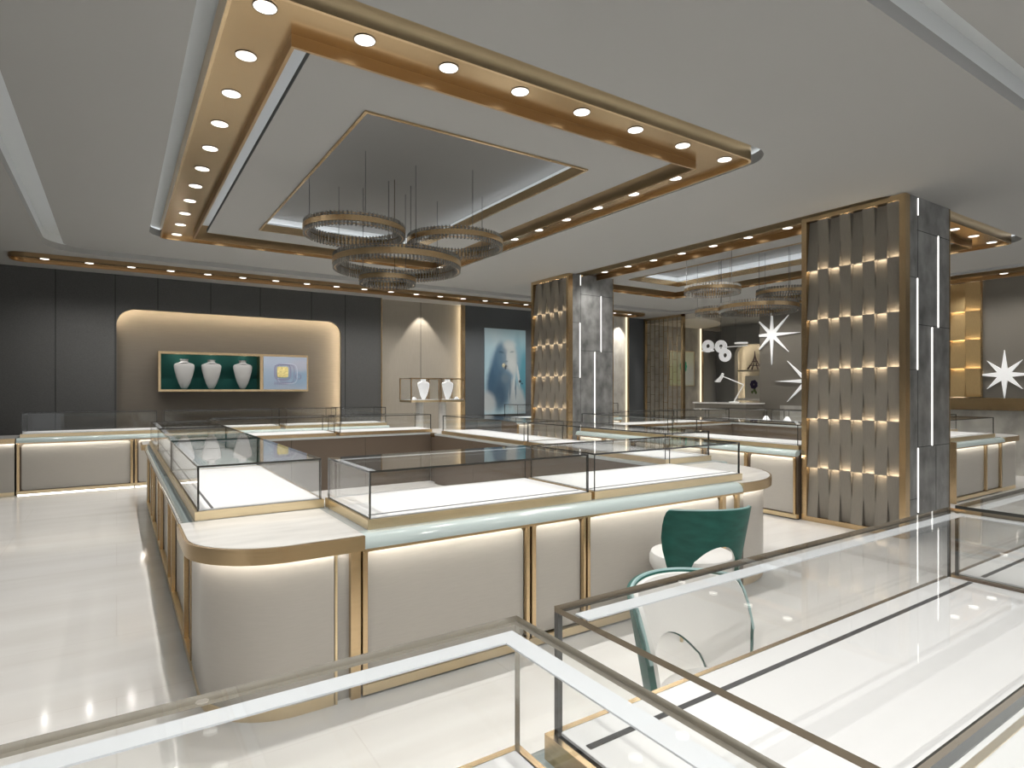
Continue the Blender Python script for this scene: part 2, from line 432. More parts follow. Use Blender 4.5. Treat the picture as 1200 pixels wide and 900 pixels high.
def tray(which, H, lip_r, glow):
    """H: hole rectangle in the ceiling"""
    far = which
    t = thing('ceiling_tray', f'bronze framed recessed ceiling tray with downlights, {far}', 'ceiling tray', ((H[0] + H[2]) / 2, (H[1] + H[3]) / 2, ZC))
    cx, cyy = t.location.x, t.location.y
    L = lambda R: (R[0] - cx, R[1] - cyy, R[2] - cx, R[3] - cyy)
    Hl = L(H)
    z = lambda v: v - ZC
    cc = grow(Hl, -.89)
    mb = MB(); add_plate(mb, [rrect(*grow(Hl, .05), .3), rrect(*cc, 0)], .02, lambda x, y, q: (x, y, .115 + q)); mb.build('recess_top', M['tray_white'], t)
    o = grow(Hl, -.11)
    mb = MB(); ring(mb, o, grow(o, -.018), z(3.146), .105, lip_r, lip_r - .015); mb.build('outer_lip', M['gold'], t)
    s1 = grow(o, -.018)
    i0 = grow(Hl, -.43)
    mb = MB(); ring(mb, s1, i0, 0., .012, lip_r - .018, .0); mb.build('bronze_band', M['bronze'], t)
    mb = MB(); ring(mb, i0, grow(i0, -.018), z(3.118), .105); mb.build('inner_lip', M['bronze_dark'], t)
    p = grow(Hl, -.56)
    f = grow(Hl, -1.03)
    mb = MB(); ring(mb, p, f, 0., .035); dp = mb.build('drop_panel', M['ceiling'], t)
    mb = MB(); ring(mb, grow(p, .004), grow(p, .0005), .001, .036); mb.build('panel_side_shade', M['panel_side_shade'], dp)  # dark ring paints the unlit side of the grey panel
    mb = MB(); ring(mb, f, grow(f, -.02), -.012, .07); mb.build('gold_frame', M['gold'], t)
    c = grow(f, .14)
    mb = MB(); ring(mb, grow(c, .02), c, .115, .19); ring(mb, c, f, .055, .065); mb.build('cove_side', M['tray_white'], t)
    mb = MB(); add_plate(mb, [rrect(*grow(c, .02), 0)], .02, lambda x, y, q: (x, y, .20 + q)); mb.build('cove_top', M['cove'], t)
    mb = MB(); ring(mb, grow(p, -.03), grow(p, -.045), .036, .040); ring(mb, grow(Hl, .04), grow(Hl, .025), .081, .085, .28, .27); mb.build('light_strip', M['led_gap'], t)
    mb = MB(); ring(mb, grow(f, .10), grow(f, .075), .068, .078); mb.build('light_strip', emat('cove_led', (.95, .97, 1), glow * 1.7), t)
    return t
tray('the nearer one with the large ring chandelier', T1, .10, 5.)
tray('the farther one behind the square columns', T2, .10, 5.)

def downlight_proto():
    mb = MB(); mb.lathe([(.0515, -.0015), (.056, -.004), (.056, .0), (.0515, .003)], 24)
    o = mb.build('downlight', M['dark_ring'])
    mb = MB(); mb.lathe([(.0005, -.003), (.052, -.003)], 24); mb.add([(0, 0, .004)], [])
    mb.build('lens', M['lamp'], o)
    return o
proto = [None]; LD = {}
def downlight(x, y, z, label, group, e=38.):
    if proto[0] is None: o = proto[0] = downlight_proto()
    else: o = copy_tree(proto[0])
    o.location = (x, y, z); tag(o, label, 'downlight', group)
    if e not in LD:
        l = LD[e] = bpy.data.lights.new('downlight_lamp', 'SPOT'); l.energy = e; l.spot_size = 2.5; l.spot_blend = 1.; l.color = (1, .972, .935); l.shadow_soft_size = 0.
    q = bpy.data.objects.new('downlight_lamp', LD[e]); COL.objects.link(q); q.location = (x, y, z - .012)

def ring_lights(H, nx, ny, which):
    x0, y0, x1, y1 = H[0] + .275, H[1] + .28, H[2] - .275, H[3] - .28
    g = f'downlights in the {which} ceiling tray'
    for k in range(ny + 1):
        y = y0 + (y1 - y0) * k / ny
        downlight(x0, y, ZC - .0005, f'round white downlight, {ORD[k]} from the near end on the left side of the {which} tray', g)
        downlight(x1, y, ZC - .0005, f'round white downlight, {ORD[k]} from the near end on the right side of the {which} tray', g)
    for k in range(1, nx):
        x = x0 + (x1 - x0) * k / nx
        downlight(x, y0, ZC - .0005, f'round white downlight on the near side of the {which} tray, {ORD[k]} from its left corner', g)
        downlight(x, y1, ZC - .0005, f'round white downlight on the far side of the {which} tray, {ORD[k]} from its left corner', g)
ring_lights(T1, 7, 10, 'nearer')
ring_lights(T2, 5, 10, 'farther')

for j, y in enumerate((.15, -1.5)):  # presumed rows out of view, added to brighten the near floor and beds
    for k in range(7):
        downlight(-2.2 + 1.0 * k, y, ZC - .0005, f"presumed out-of-view ceiling downlight added over the foreground counter, {('nearer the photo', 'farther behind')[j]} row, {ORD[k]} from the left", 'added downlights over the foreground counter', 66.)
for k, (x, y) in enumerate(((12.9, 9.9), (13.9, 9.0), (12.9, 8.3))):  # added downlights, no fixtures known here, brighten the dark walls
    downlight(x, y, ZC - .0005, f'added ceiling downlight brightening the dark room at the back right, {ORD[k]} from its back wall', 'added downlights in the dark room')
# perimeter bronze light channels
def channel(name, label, a, b, lights, lab, grp):
    x0, y0, x1, y1 = a[0], a[1], b[0], b[1]
    t = thing(name, label, 'light channel', ((x0 + x1) / 2, (y0 + y1) / 2, ZC))
    R = (x0 - t.location.x, y0 - t.location.y, x1 - t.location.x, y1 - t.location.y)
    mb = MB(); add_plate(mb, [rrect(*grow(R, -.014), .17)], .02, lambda x, y, z: (x, y, -.012 + z)); mb.build('band', M['bronze'], t)
    mb = MB(); ring(mb, R, grow(R, -.015), -.055, -.001, .18, .165); mb.build('lip', M['bronze_dark'], t)
    for k, (x, y) in enumerate(lights): downlight(x, y, ZC - .026, lab.format(ORD[k] if k < len(ORD) else k), grp)
channel('light_channel', 'long bronze channel of downlights on the ceiling before the back wall', (-1.2, 10.08), (10.55, 10.58),
        [(-.82 + .5 * k, 10.33) for k in range(23)], 'small round downlight in the back channel, {} from its left end', 'downlights in the back wall channel')
channel('light_channel', 'bronze channel of downlights on the ceiling before the right wall', (11.12, 1.6), (11.62, 8.6),
        [(11.37, 1.9 + .8 * k) for k in range(9)], 'small round downlight in the right wall channel, {} from its near end', 'downlights in the right wall channel')

# ------------------------------------------------------------------ chandeliers
def crystal_ring(parent, c, r, h):
    mb = MB()
    mb.lathe([(r + .004, -h * .2), (r + .028, -h * .2), (r + .028, h * .2), (r + .004, h * .2), (r + .004, -h * .2)], 64, c=c, smooth=False)
    o = mb.build('ring', M['gold'], parent)
    n = int(2 * PI * r / .034)
    mb = MB()
    for k in range(n):
        a = 2 * PI * k / n; ca, sa = math.cos(a), math.sin(a)
        for rr, zz in ((r + .018, h / 2), (r - .012, h / 2)):
            for (z0, z1) in ((-zz, -.004), (.004, zz)):
                X, Y = c[0] + rr * ca, c[1] + rr * sa
                e = .0085
                pts = [(X + e * math.cos(a + q * PI / 2 + PI / 4), Y + e * math.sin(a + q * PI / 2 + PI / 4)) for q in range(4)]
                mb.prism(pts, c[2] + z0, c[2] + z1)
    f = mb.build('crystal_fringe', M['crystal'], o); f['kind'] = 'stuff'
    mb = MB()
    for dz in (-h / 2 + .012, h / 2 - .012): mb.lathe([(r - .003, dz - .003), (r + .009, dz - .003), (r + .009, dz + .003), (r - .003, dz + .003), (r - .003, dz - .003)], 64, c=c, smooth=False)
    mb.build('retaining_band', M['bronze_dark'], o)
    return o

def chandelier(label, loc, rings, ztop):
    t = thing('ring_chandelier', label, 'chandelier', loc)
    for (x, y, z, r, h) in rings:
        c = (x - loc[0], y - loc[1], z - loc[2])
        o = crystal_ring(t, c, r, h)
        for k in range(3):
            a = 2 * PI * k / 3 + .4
            mb = MB(); mb.tube([(c[0] + r * math.cos(a), c[1] + r * math.sin(a), c[2]), (c[0] + r * math.cos(a), c[1] + r * math.sin(a), ztop - loc[2])], .003, 5)
            mb.build('cable', M['cable'], o)
    mb.build('ceiling_plate', M['bronze'], t)
    return t
chandelier('large chandelier of four crystal fringed bronze rings hanging in the nearer tray', (2.28, 5.49, ZC + .19),
           [(2.30, 5.51, 2.60, .59, .135), (1.79, 5.27, 2.80, .42, .115), (2.76, 5.18, 2.80, .44, .115), (2.24, 5.62, 2.46, .25, .11)], ZC + .19)
chandelier('chandelier of crystal fringed rings in the farther tray, partly hidden by the near column', (7.61, 5.39, ZC + .19),
           [(7.45, 5.06, 2.51, .50, .13), (6.70, 5.24, 2.71, .34, .11), (7.70, 4.80, 2.70, .36, .11), (7.35, 5.68, 2.52, .27, .11)], ZC + .19)

# ------------------------------------------------------------------ columns
def weave_panel(name, parent, W, z0, z1, ncol, nrow, mat, flip=False, led=True):
    """local frame: face looks along -X, columns run along Y (0..W), tiles tilt alternately"""
    cw, rh = W / ncol, (z1 - z0) / nrow
    mb = MB(); leds = MB()
    for i in range(ncol):
        y0, y1 = i * cw + .0015, (i + 1) * cw - .0015
        up = (i % 2 == 0) ^ flip           # True: top recessed, bottom sticks out
        for j in range(nrow):
            za, zb = z0 + j * rh, z0 + (j + 1) * rh
            n = 6; prof = []
            for k in range(n + 1):
                t = k / n; s = t
                out = (1 - s) if up else s
                prof.append((-.006 - .05 * out, za + (zb - za) * t))
            vs = [(x, y0, z) for x, z in prof] + [(x, y1, z) for x, z in prof] + [(x + .005, y0, z) for x, z in prof] + [(x + .005, y1, z) for x, z in prof]
            m = n + 1; fs = []
            for k in range(n):
                fs.append((k, k + 1, m + k + 1, m + k)); fs.append((2 * m + k, 3 * m + k, 3 * m + k + 1, 2 * m + k + 1))
                fs.append((k, 2 * m + k, 2 * m + k + 1, k + 1)); fs.append((m + k, m + k + 1, 3 * m + k + 1, 3 * m + k))
            fs += [(0, m, 3 * m, 2 * m), (n, 2 * m + n, 3 * m + n, m + n)]
            fv = [(x, y0, z) for x, z in prof] + [(-.001, y0, z) for x, z in prof] + [(x, y1, z) for x, z in prof] + [(-.001, y1, z) for x, z in prof]
            mb.add(fv, [(q + k, q + k + 1, q + m + k + 1, q + m + k) for q in (0, 2 * m) for k in range(n)], 0)
            mb.add(vs, fs, 0)
            if up and True: leds.box(-.046, y0 + .012, za + .024, -.020, y1 - .012, za + .034)
            else: leds.box(-.046, y0 + .012, zb - .034, -.020, y1 - .012, zb - .024)
    o = mb.build(name, mat, parent)
    l = leds.build('light_strip', M['led_warm'], o) if led else None
    return o, l

def square_column(label, x0, y0, seam):
    t = thing('square_column', label, 'column', (x0, y0, 0))
    W, D = .86, 1.0
    mb = MB(); mb.box(.02, .0, 0, W, D, ZC - .002)
    for (xa, za, xb, zb) in seam: mb.box(xa, -.0015, za, xb, .01, zb, 1)
    mb.build('marble_core', [M['marble_g'], M['seam']], t)
    fw = .055
    mb = MB()
    mb.box(-.065, 0, 0, .02, fw, ZC - .002); mb.box(-.065, D - fw, 0, .02, D, ZC - .002)
    mb.box(-.065, fw, 0, .02, D - fw, .05); mb.box(-.065, fw, ZC - .055, .02, D - fw, ZC - .002)
    mb.build('gold_frame', M['gold'], t)
    mb = MB(); mb.box(W, -.006, 0, W + .012, .03, ZC - .002); mb.build('gold_edge', M['gold'], t)
    mb = MB(); mb.box(-.002, fw, .05, .02, D - fw, ZC - .055); mb.build('backing', M['backing'], t)
    o, l = weave_panel('woven_panel', t, D - 2 * fw, .05, ZC - .06, 8, 6, M['weave'], flip=True)
    o.location = (0, fw, 0)
    # vertical light lines let into the marble
    for (x, za, zb) in ((.165, 1.56, 2.42), (.605, 1.98, 2.875), (.472, .833, 1.975), (.178, .22, .826), (.176, 3.01, 3.17)):
        ww = .0065 if za < 3 else .004
        mb = MB(); mb.box(x - ww, -.006, za, x + ww, .004, zb); mb.build('light_line', M['led_white'], t)
    return t
seam = [(.0, 1.557, .18, 1.561), (.175, 0, .179, ZC), (.16, 2.868, .86, 2.873), (.18, 1.983, .86, 1.988), (.18, .83, .86, .835), (.56, 0, .564, .83), (.02, .35, .18, .354), (.02, 2.42, .17, 2.424)]
square_column('near square column with woven lit metal face and grey marble side', 6.10, 2.585, seam)
square_column('farther square column of woven metal and grey marble beside the portrait poster', 5.905, 7.25, seam)

# ------------------------------------------------------------------ counters
ZT = .732
def counter_unit(label, loc, rotz, L, D, panels, zt=ZT, group=None, name='counter_cabinet', inner=True):
    """local: front along +X at y=0 facing -Y, body behind; panels = [(x0,x1)]"""
    t = thing(name, label, 'counter', loc, rotz, group)
    mb = MB(); mb.box(.002, .038, .0, L - .002, D, zt - .03); mb.build('carcass', M['carcass'], t)
    mb = MB(); mb.box(0, -.004, .012, L, .04, .055); mb.build('plinth', M['gold_pale'], t)
    if loc[1] > 9.5:
        mb = MB(); mb.box(.01, -.001, .003, L - .01, .006, .0115); mb.build('toe_light', M['led_toe'], t)
    for (a, b) in panels:
        pl = rrect(a, .062, b, zt - .085, (.03, .03, .035, .035), 5)
        mb = MB(); mb.prism(pl, .024, .039, T=lambda x, y, z: (x, z, y)); mb.build('front_panel', M['panel'], t)
    edges = [0.] + [q for p in panels for q in p] + [L]
    for a, b in zip(edges[0::2], edges[1::2]):
        if b - a < .004: continue
        wd = b - a
        if wd > .03:
            m0 = a + wd * .64
            mb = MB(); mb.box(a + .003, -.004, .055, m0, .039, zt - .075); mb.build('post', M['gold'], t)
            mb = MB(); mb.box(m0, .018, .055, b - .003, .039, zt - .075); mb.build('shadow_gap', M['carcass'], t)
        else:
            mb = MB(); mb.box(a, -.004, .055, b, .039, zt - .075); mb.build('post', M['gold'], t)
    prof = [(.062, zt), (.02, zt - .001), (-.005, zt - .009), (-.022, zt - .024), (-.030, zt - .045), (-.030, zt - .062), (.02, zt - .062), (.062, zt - .05)]
    mb = MB(); mb.prism(prof, 0, L, smooth=False, T=lambda y, z, x: (x, y, z))
    for p in range(len(mb.f) - 2): mb.sm[p] = p < 5
    mb.build('glass_edge', M['edge_glass'], t)
    mb = MB(); mb.box(0, -.032, zt - .074, L, -.024, zt - .062); mb.build('gold_lip', M['gold'], t)
    mb = MB(); mb.box(.01, -.0238, zt - .0735, L - .01, -.0228, zt - .0625); mb.build('light_strip', M['led_soft'], t)
    mb = MB(); mb.box(0, .06, zt - .03, L, D + .004, zt - .001); mb.build('worktop', M['worktop'], t)
    return t

def corner_unit(label, outline_top, outline_body, outline_in, zt=ZT, group=None, led=True):
    cx = sum(p[0] for p in outline_top) / len(outline_top); cyy = sum(p[1] for p in outline_top) / len(outline_top)
    t = thing('corner_counter', label, 'counter', (cx, cyy, 0), 0, group)
    S = lambda ol: [(x - cx, y - cyy) for x, y in ol]
    mb = MB(); mb.prism(S(outline_body), .05, zt - .055, smooth=True); mb.build('curved_panel', M['panel'], t)
    mb = MB(); mb.prism(S(outline_body), 0, .05, smooth=True); mb.build('plinth', M['gold_pale'], t)
    mb = MB(); mb.prism(S(outline_top), zt - .055, zt - .002, smooth=True); mb.build('gold_band', M['gold'], t)
    mb = MB(); mb.prism(S(outline_in), zt - .003, zt - .0003); mb.build('marble_top', M['marble_w'], t)
    if led:
        tp = S(outline_top); n = len(tp)
        q = [(min(p[ax] for p in tp), max(p[ax] for p in tp)) for ax in (0, 1)]
        def inset(d): return [tuple((p[ax] - sum(q[ax]) / 2) * (1 - 2 * d / (q[ax][1] - q[ax][0])) + sum(q[ax]) / 2 for ax in (0, 1)) for p in tp]
        a, b, c = inset(.001), inset(.007), inset(.0085)
        f = [(i, (i + 1) % n, n + (i + 1) % n, n + i) for i in range(n)]
        mb = MB()
        for u, w_ in ((a, b),):
            for z0 in (zt - .068,): mb.add([(x, y, z0) for x, y in u] + [(x, y, z0) for x, y in w_], f)
        for u in (a, b): mb.add([(x, y, zt - .068) for x, y in u] + [(x, y, zt - .054) for x, y in u], f)
        mb.build('gold_lip', M['gold'], t)
        mb = MB(); mb.add([(x, y, zt - .067) for x, y in c] + [(x, y, zt - .056) for x, y in c], f)
        mb.build('light_strip', M['led_soft'], t)
    return t

# --- glass display cases
def display_case(label, x0, y0, x1, y1, zb=ZT, zt=1.0, cust='f', group=None, edge='glass_edge', bar='bl'):
    """axis-aligned case; cust = customer side f(-y) b(+y) l(-x) r(+x)"""
    cx, cyy = (x0 + x1) / 2, (y0 + y1) / 2
    t = thing('display_case', label, 'display case', (cx, cyy, zb), 0, group)
    a, b = (x1 - x0) / 2, (y1 - y0) / 2
    h = zt - zb; g = .010; e = .012
    mb = MB(); ring(mb, (-a, -b, a, b), (-a + .02, -b + .02, a - .02, b - .02), 0, .045); mb.build('base_frame', M['gold_pale'] if cust != 'b' else M['gold'], t)
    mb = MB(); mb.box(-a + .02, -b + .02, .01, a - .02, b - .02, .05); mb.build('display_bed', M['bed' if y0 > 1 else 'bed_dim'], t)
    mb = MB(); d = .075
    if cust == 'f': mb.box(-a + .03, -b + d, .049, a - .03, -b + d + .012, .0515)
    if cust == 'b': mb.box(-a + .03, b - d - .012, .049, a - .03, b - d, .0515)
    if cust == 'l': mb.box(-a + d, -b + .03, .049, -a + d + .012, b - .03, .0515)
    if cust == 'r': mb.box(a - d - .012, -b + .03, .049, a - d, b - .03, .0515)
    if cust == 'b' and y0 < 1:
        mb.box(-a + .03, -b + .143, .049, a - .03, -b + .160, .0525)
        mg = MB(); mg.box(-a + .03, -b + .120, .049, a - .03, -b + .132, .0525); mg.build('gold_inlay', M['gold_pale'], t)
    mb.build('bed_groove', M['groove'], t)
    G = [M['glass'], M['glass_edge_b' if edge == 'glass_edge_b' else 'glass_edge']]; GT = [M['glass'], M[edge]]
    A, B = a - e, b - e
    zt_ = h - g
    mb = MB(); mb.box(-A, -B, .045, A, -B + g, zt_, axis=1); mb.build('glass_pane', G, t)
    mb = MB(); mb.box(-A, B - g, .045, A, B, zt_, axis=1); mb.build('glass_pane', G, t)
    mb = MB(); mb.box(-A, -B + g, .045, -A + g, B - g, zt_, axis=0); mb.build('glass_pane', G, t)
    mb = MB(); mb.box(A - g, -B + g, .045, A, B - g, zt_, axis=0); mb.build('glass_pane', G, t)
    mb = MB(); mb.box(-A, -B, zt_, A, B, h, axis=2); mb.build('glass_top', GT, t)
    if bar:
        i = .026; wd = .034
        mb = MB(); za, zz = zt_ - .003, zt_ - .0005
        if 'b' in bar: mb.box(-A + i, B - i - wd, za, A - i, B - i, zz)
        if 'l' in bar: mb.box(-A + i, -B + i, za, -A + i + wd, B - i - wd, zz)
        if 'r' in bar: mb.box(A - i - wd, -B + i, za, A - i, B - i - wd, zz)
        mb.build('light_bar', M['bar'], t)
    return t

# ---- main island
XL, YF, XR, YB = .303, 2.59, 4.45, 8.86
GA = 'cabinets of the main island'
counter_unit('front cabinet of the main island with one wide beige panel, left of the narrow panel', (.915, YF, 0), 0, .92, .675, [(.022, .885)], group=GA)
counter_unit('narrow front cabinet in the middle of the main island front', (1.835, YF, 0), 0, .385, .675, [(.045, .355)], group=GA)
counter_unit('front cabinet of the main island behind the green chair', (2.22, YF, 0), 0, 1.38, .675, [(.035, 1.19), (1.255, 1.355)], group=GA)
ys = [8.2, 6.97, 5.74, 4.51, 3.28]
for k in range(4):
    counter_unit(f'side cabinet on the left flank of the main island, {ORD[3 - k]} from the rounded near corner', (XL, ys[k], 0), -PI / 2, ys[k] - ys[k + 1], .68, [(.04, .86), (.93, 1.20)], group=GA)
ys = [3.42, 4.55, 5.68, 6.81, 7.94]
for k in range(4):
    counter_unit(f'side cabinet on the right flank of the main island, {ORD[k]} from the near corner', (4.57, ys[k], 0), PI / 2, 1.13, .68, [(.04, .80), (.87, 1.10)], group=GA)
xs = [3.95, 2.94, 1.93, .92]
for k in range(3):
    counter_unit(f'rear cabinet of the main island, {ORD[2 - k]} from its left end', (xs[k], 8.86, 0), PI, 1.01, .65, [(.04, .97)], group=GA)
def corner(label, top, body, r, which, zt=ZT):
    i = {'ll': 0, 'lr': 1, 'ur': 2, 'ul': 3}[which]
    R = lambda q: tuple(q if k == i else .0 for k in range(4))
    ins = tuple(v + d for v, d in zip(top, {'ll': (.014, .014, 0, 0), 'lr': (0, .014, -.014, 0), 'ur': (0, 0, -.014, -.014), 'ul': (.014, 0, 0, -.014)}[which]))
    return corner_unit(label, rrect(*top, R(r + .03), 14), rrect(*body, R(r), 14), rrect(*ins, R(r + .016), 14), zt)
t = corner('marble topped rounded corner counter at the near left of the main island', (.24, 2.555, .914, 3.275), (.303, 2.60, .79, 3.27), .34, 'll')
# slim recess and posts between the corner and the front run
px_, py_ = .86 - t.location.x, 2.6 - t.location.y
mb = MB(); mb.box(px_ - .055, py_ + .03, 0, px_ + .005, py_ + .2, ZT - .06); mb.build('recess', M['panel'], t)
mb = MB(); mb.box(px_ + .005, py_, 0, px_ + .05, py_ + .2, ZT - .06); mb.build('post', M['gold'], t)
mb = MB(); mb.box(px_ - .066, py_, 0, px_ - .055, py_ + .2, ZT - .06); mb.build('fillet', M['gold_pale'], t)
corner('marble topped rounded corner counter at the near right of the main island', (3.60, 2.555, 4.44, 3.42), (3.66, 2.60, 4.38, 3.41), .70, 'lr')
corner('marble topped corner counter at the far left of the main island', (.24, 8.2, .92, 8.90), (.303, 8.21, .91, 8.85), .34, 'ul')
t = corner('small marble topped corner counter at the far right of the main island', (3.95, 7.94, 4.62, 8.90), (3.96, 7.95, 4.57, 8.85), .34, 'ur')

mb = MB(); mb.box(3.952 - t.location.x, 7.945 - t.location.y, 0, 3.957 - t.location.x, 8.205 - t.location.y, ZT - .06); mb.build('inner_panel', M['carcass'], t)
GCA = 'glass display cases on the main island'
display_case('glass display case at the near left end of the main island, reflecting the busts', .318, 3.288, .945, 5.005, cust='l', group=GCA)
display_case('glass display case on the left flank of the main island, second from the near end', .318, 5.03, .945, 6.66, cust='l', group=GCA)
display_case('glass display case on the left flank of the main island, farthest from the marble corner', .318, 6.69, .945, 8.16, cust='l', group=GCA)
display_case('wide glass display case at the front of the main island, beside the rounded marble corner', .960, 2.648, 2.305, 3.325, cust='f', group=GCA)
display_case('glass display case at the front of the main island, behind the green chair', 2.330, 2.648, 3.715, 3.325, cust='f', group=GCA)
display_case('glass display case on the right flank of the main island, nearest the front', 3.905, 3.53, 4.50, 5.62, cust='r', group=GCA)
display_case('glass display case on the right flank of the main island, farther from the front', 3.905, 5.66, 4.50, 7.75, cust='r', group=GCA)
display_case('glass display case on the rear side of the main island, left one', 1.0, 8.21, 2.52, 8.82, cust='b', group=GCA)
display_case('glass display case on the rear side of the main island, right one', 2.57, 8.21, 3.98, 8.82, cust='b', group=GCA)

# ---- foreground counter and its cases
GF = 'cabinets of the foreground counter'
for k, (xa, xb) in enumerate(((-1.2, .59), (.59, 2.24), (2.24, 3.9))):
    counter_unit(('foreground counter cabinet at the lower left', 'foreground counter cabinet in front of the white chair', 'foreground counter cabinet at the lower right')[k],
                 (xb, .87, 0), PI, xb - xa, .78, [(.05, xb - xa - .05)], group=GF)
GFC = 'glass display cases on the foreground counter'
display_case('large foreground glass display case at the lower left', -1.15, .262, .567, .838, cust='b', group=GFC, edge='glass_edge_b', bar='br')
display_case('large foreground glass display case at the lower right over a bright white bed', .622, .262, 2.222, .838, cust='b', group=GFC, edge='glass_edge_d', bar='br')
display_case('foreground glass display case cut off by the right edge of the photo', 2.256, .262, 3.85, .838, cust='b', group=GFC, edge='glass_edge', bar='b')

# ---- long counter along the back wall
GW = 'cabinets of the back wall counter'
ZW = .745
xs = [-2.35, -1.08, .21, 1.47, 2.73, 4.0]
corner_unit('marble topped counter end at the far left before the back wall', rrect(-3.4, 9.93, -1.09, 10.66, (.2, 0, 0, 0)), rrect(-3.36, 9.97, -1.10, 10.66, (.18, 0, 0, 0)), rrect(-3.385, 9.945, -1.09, 10.66, (.19, 0, 0, 0)), ZW)
for k in range(1, 5):
    counter_unit(f'back wall counter cabinet, {ORD[k - 1]} from the left marble end', (xs[k], 9.97, 0), 0, xs[k + 1] - xs[k], .70, [(.05, xs[k + 1] - xs[k] - .05)], ZW, group=GW)
GWC = 'glass display cases on the back wall counter'
for k, (a, b) in enumerate(((-1.05, .50), (.56, 2.19), (2.27, 3.10), (3.16, 3.98))):
    display_case(f'glass display case on the back wall counter, {ORD[k]} from the left', a, 10.03, b, 10.64, ZW, 1.065, 'f', GWC)

# ---- second island between the columns
GB = 'cabinets of the second island'
for k, (a, b) in enumerate(((7.2, 6.0), (6.0, 4.8), (4.8, 3.6))):
    counter_unit(f'cabinet with rounded beige panels between the two columns, {ORD[2 - k]} from the near column', (5.97, a, 0), -PI / 2, a - b, .68, [(.04, (a - b) * .5 - .035), ((a - b) * .5 + .035, a - b - .04)], group=GB)
GBC = 'glass display cases on the second island'
display_case('glass display case on the second island just behind the near column', 6.04, 3.62, 6.64, 5.38, cust='l', group=GBC)
display_case('glass display case on the second island just before the farther column', 6.04, 5.42, 6.64, 7.20, cust='l', group=GBC)
counter_unit('front cabinet of the second island right of the near column', (8.40, 3.08, 0), 0, 1.55, .68, [(.03, 1.0), (1.06, 1.50)], group=GB)
t = thing('counter_end', 'tall flat gold end panel of the counter right of the near column', 'end panel', (8.385, 3.4, 0))
mb = MB(); mb.box(-.012, -.36, 0, .012, .36, ZT + .01); mb.build('gold_sheet', M['gold'], t)
corner('marble topped corner counter at the right end of the second island', (9.95, 3.045, 10.75, 3.80), (9.96, 3.08, 10.70, 3.76), .30, 'lr')
display_case('glass display case on the second island right of the near column', 8.44, 3.14, 9.90, 3.74, cust='f', group=GBC)
for k, (a, b) in enumerate(((3.80, 5.2), (5.2, 6.6), (6.6, 8.0))):
    counter_unit(f'far side cabinet of the second island, {ORD[k]} from the front corner', (10.70, a, 0), PI / 2, b - a, .68, [(.04, b - a - .04)], group=GB)
    display_case(f'glass display case on the far side of the second island, {ORD[k]} from the front corner', 10.06, a + .04, 10.64, b - .02, cust='r', group=GBC)
for k, (a, b) in enumerate(((8.35, 6.80), (9.90, 8.35))):
    counter_unit(f'rear cabinet of the second island, {ORD[1 - k]} from the farther column'.replace('second from', 'further from').replace('first from', 'nearer to'), (b if False else max(a, b), 7.95, 0), PI, abs(a - b), .66, [(.04, abs(a - b) - .04)], group=GB)
    display_case(('glass display case on the rear side of the second island, near the farther column', 'glass display case on the rear side of the second island, near the lattice screen')[k], min(a, b) + .03, 7.31, max(a, b) - .02, 7.90, cust='b', group=GBC)
# counters at the back right
for k, (a, b) in enumerate(((6.75, 8.2), (8.2, 9.6))):
    counter_unit(('low counter cabinet under the portrait poster', 'low counter cabinet before the back wall between farther column and lattice screen')[k], (a, 10.0, 0), 0, b - a, .62, [(.04, b - a - .04)], ZW, group='low counters at the back right')
    display_case(('glass display case in front of the portrait poster', 'glass display case in front of the lit marble pilaster')[k], a + .03, 10.05, b - .03, 10.58, ZW, 1.065, 'f', 'glass cases at the back right')
t = thing('console', 'low marble topped console carrying the white desk lamp by the right wall', 'console', (11.55, 8.55, 0))
mb = MB(); mb.box(-.30, -.62, 0, .30, .75, 1.055); mb.build('body', M['brown_wall'], t)
mb = MB(); mb.box(-.33, -.65, 1.055, .33, .78, 1.08); mb.build('marble_top', M['marble_w'], t)

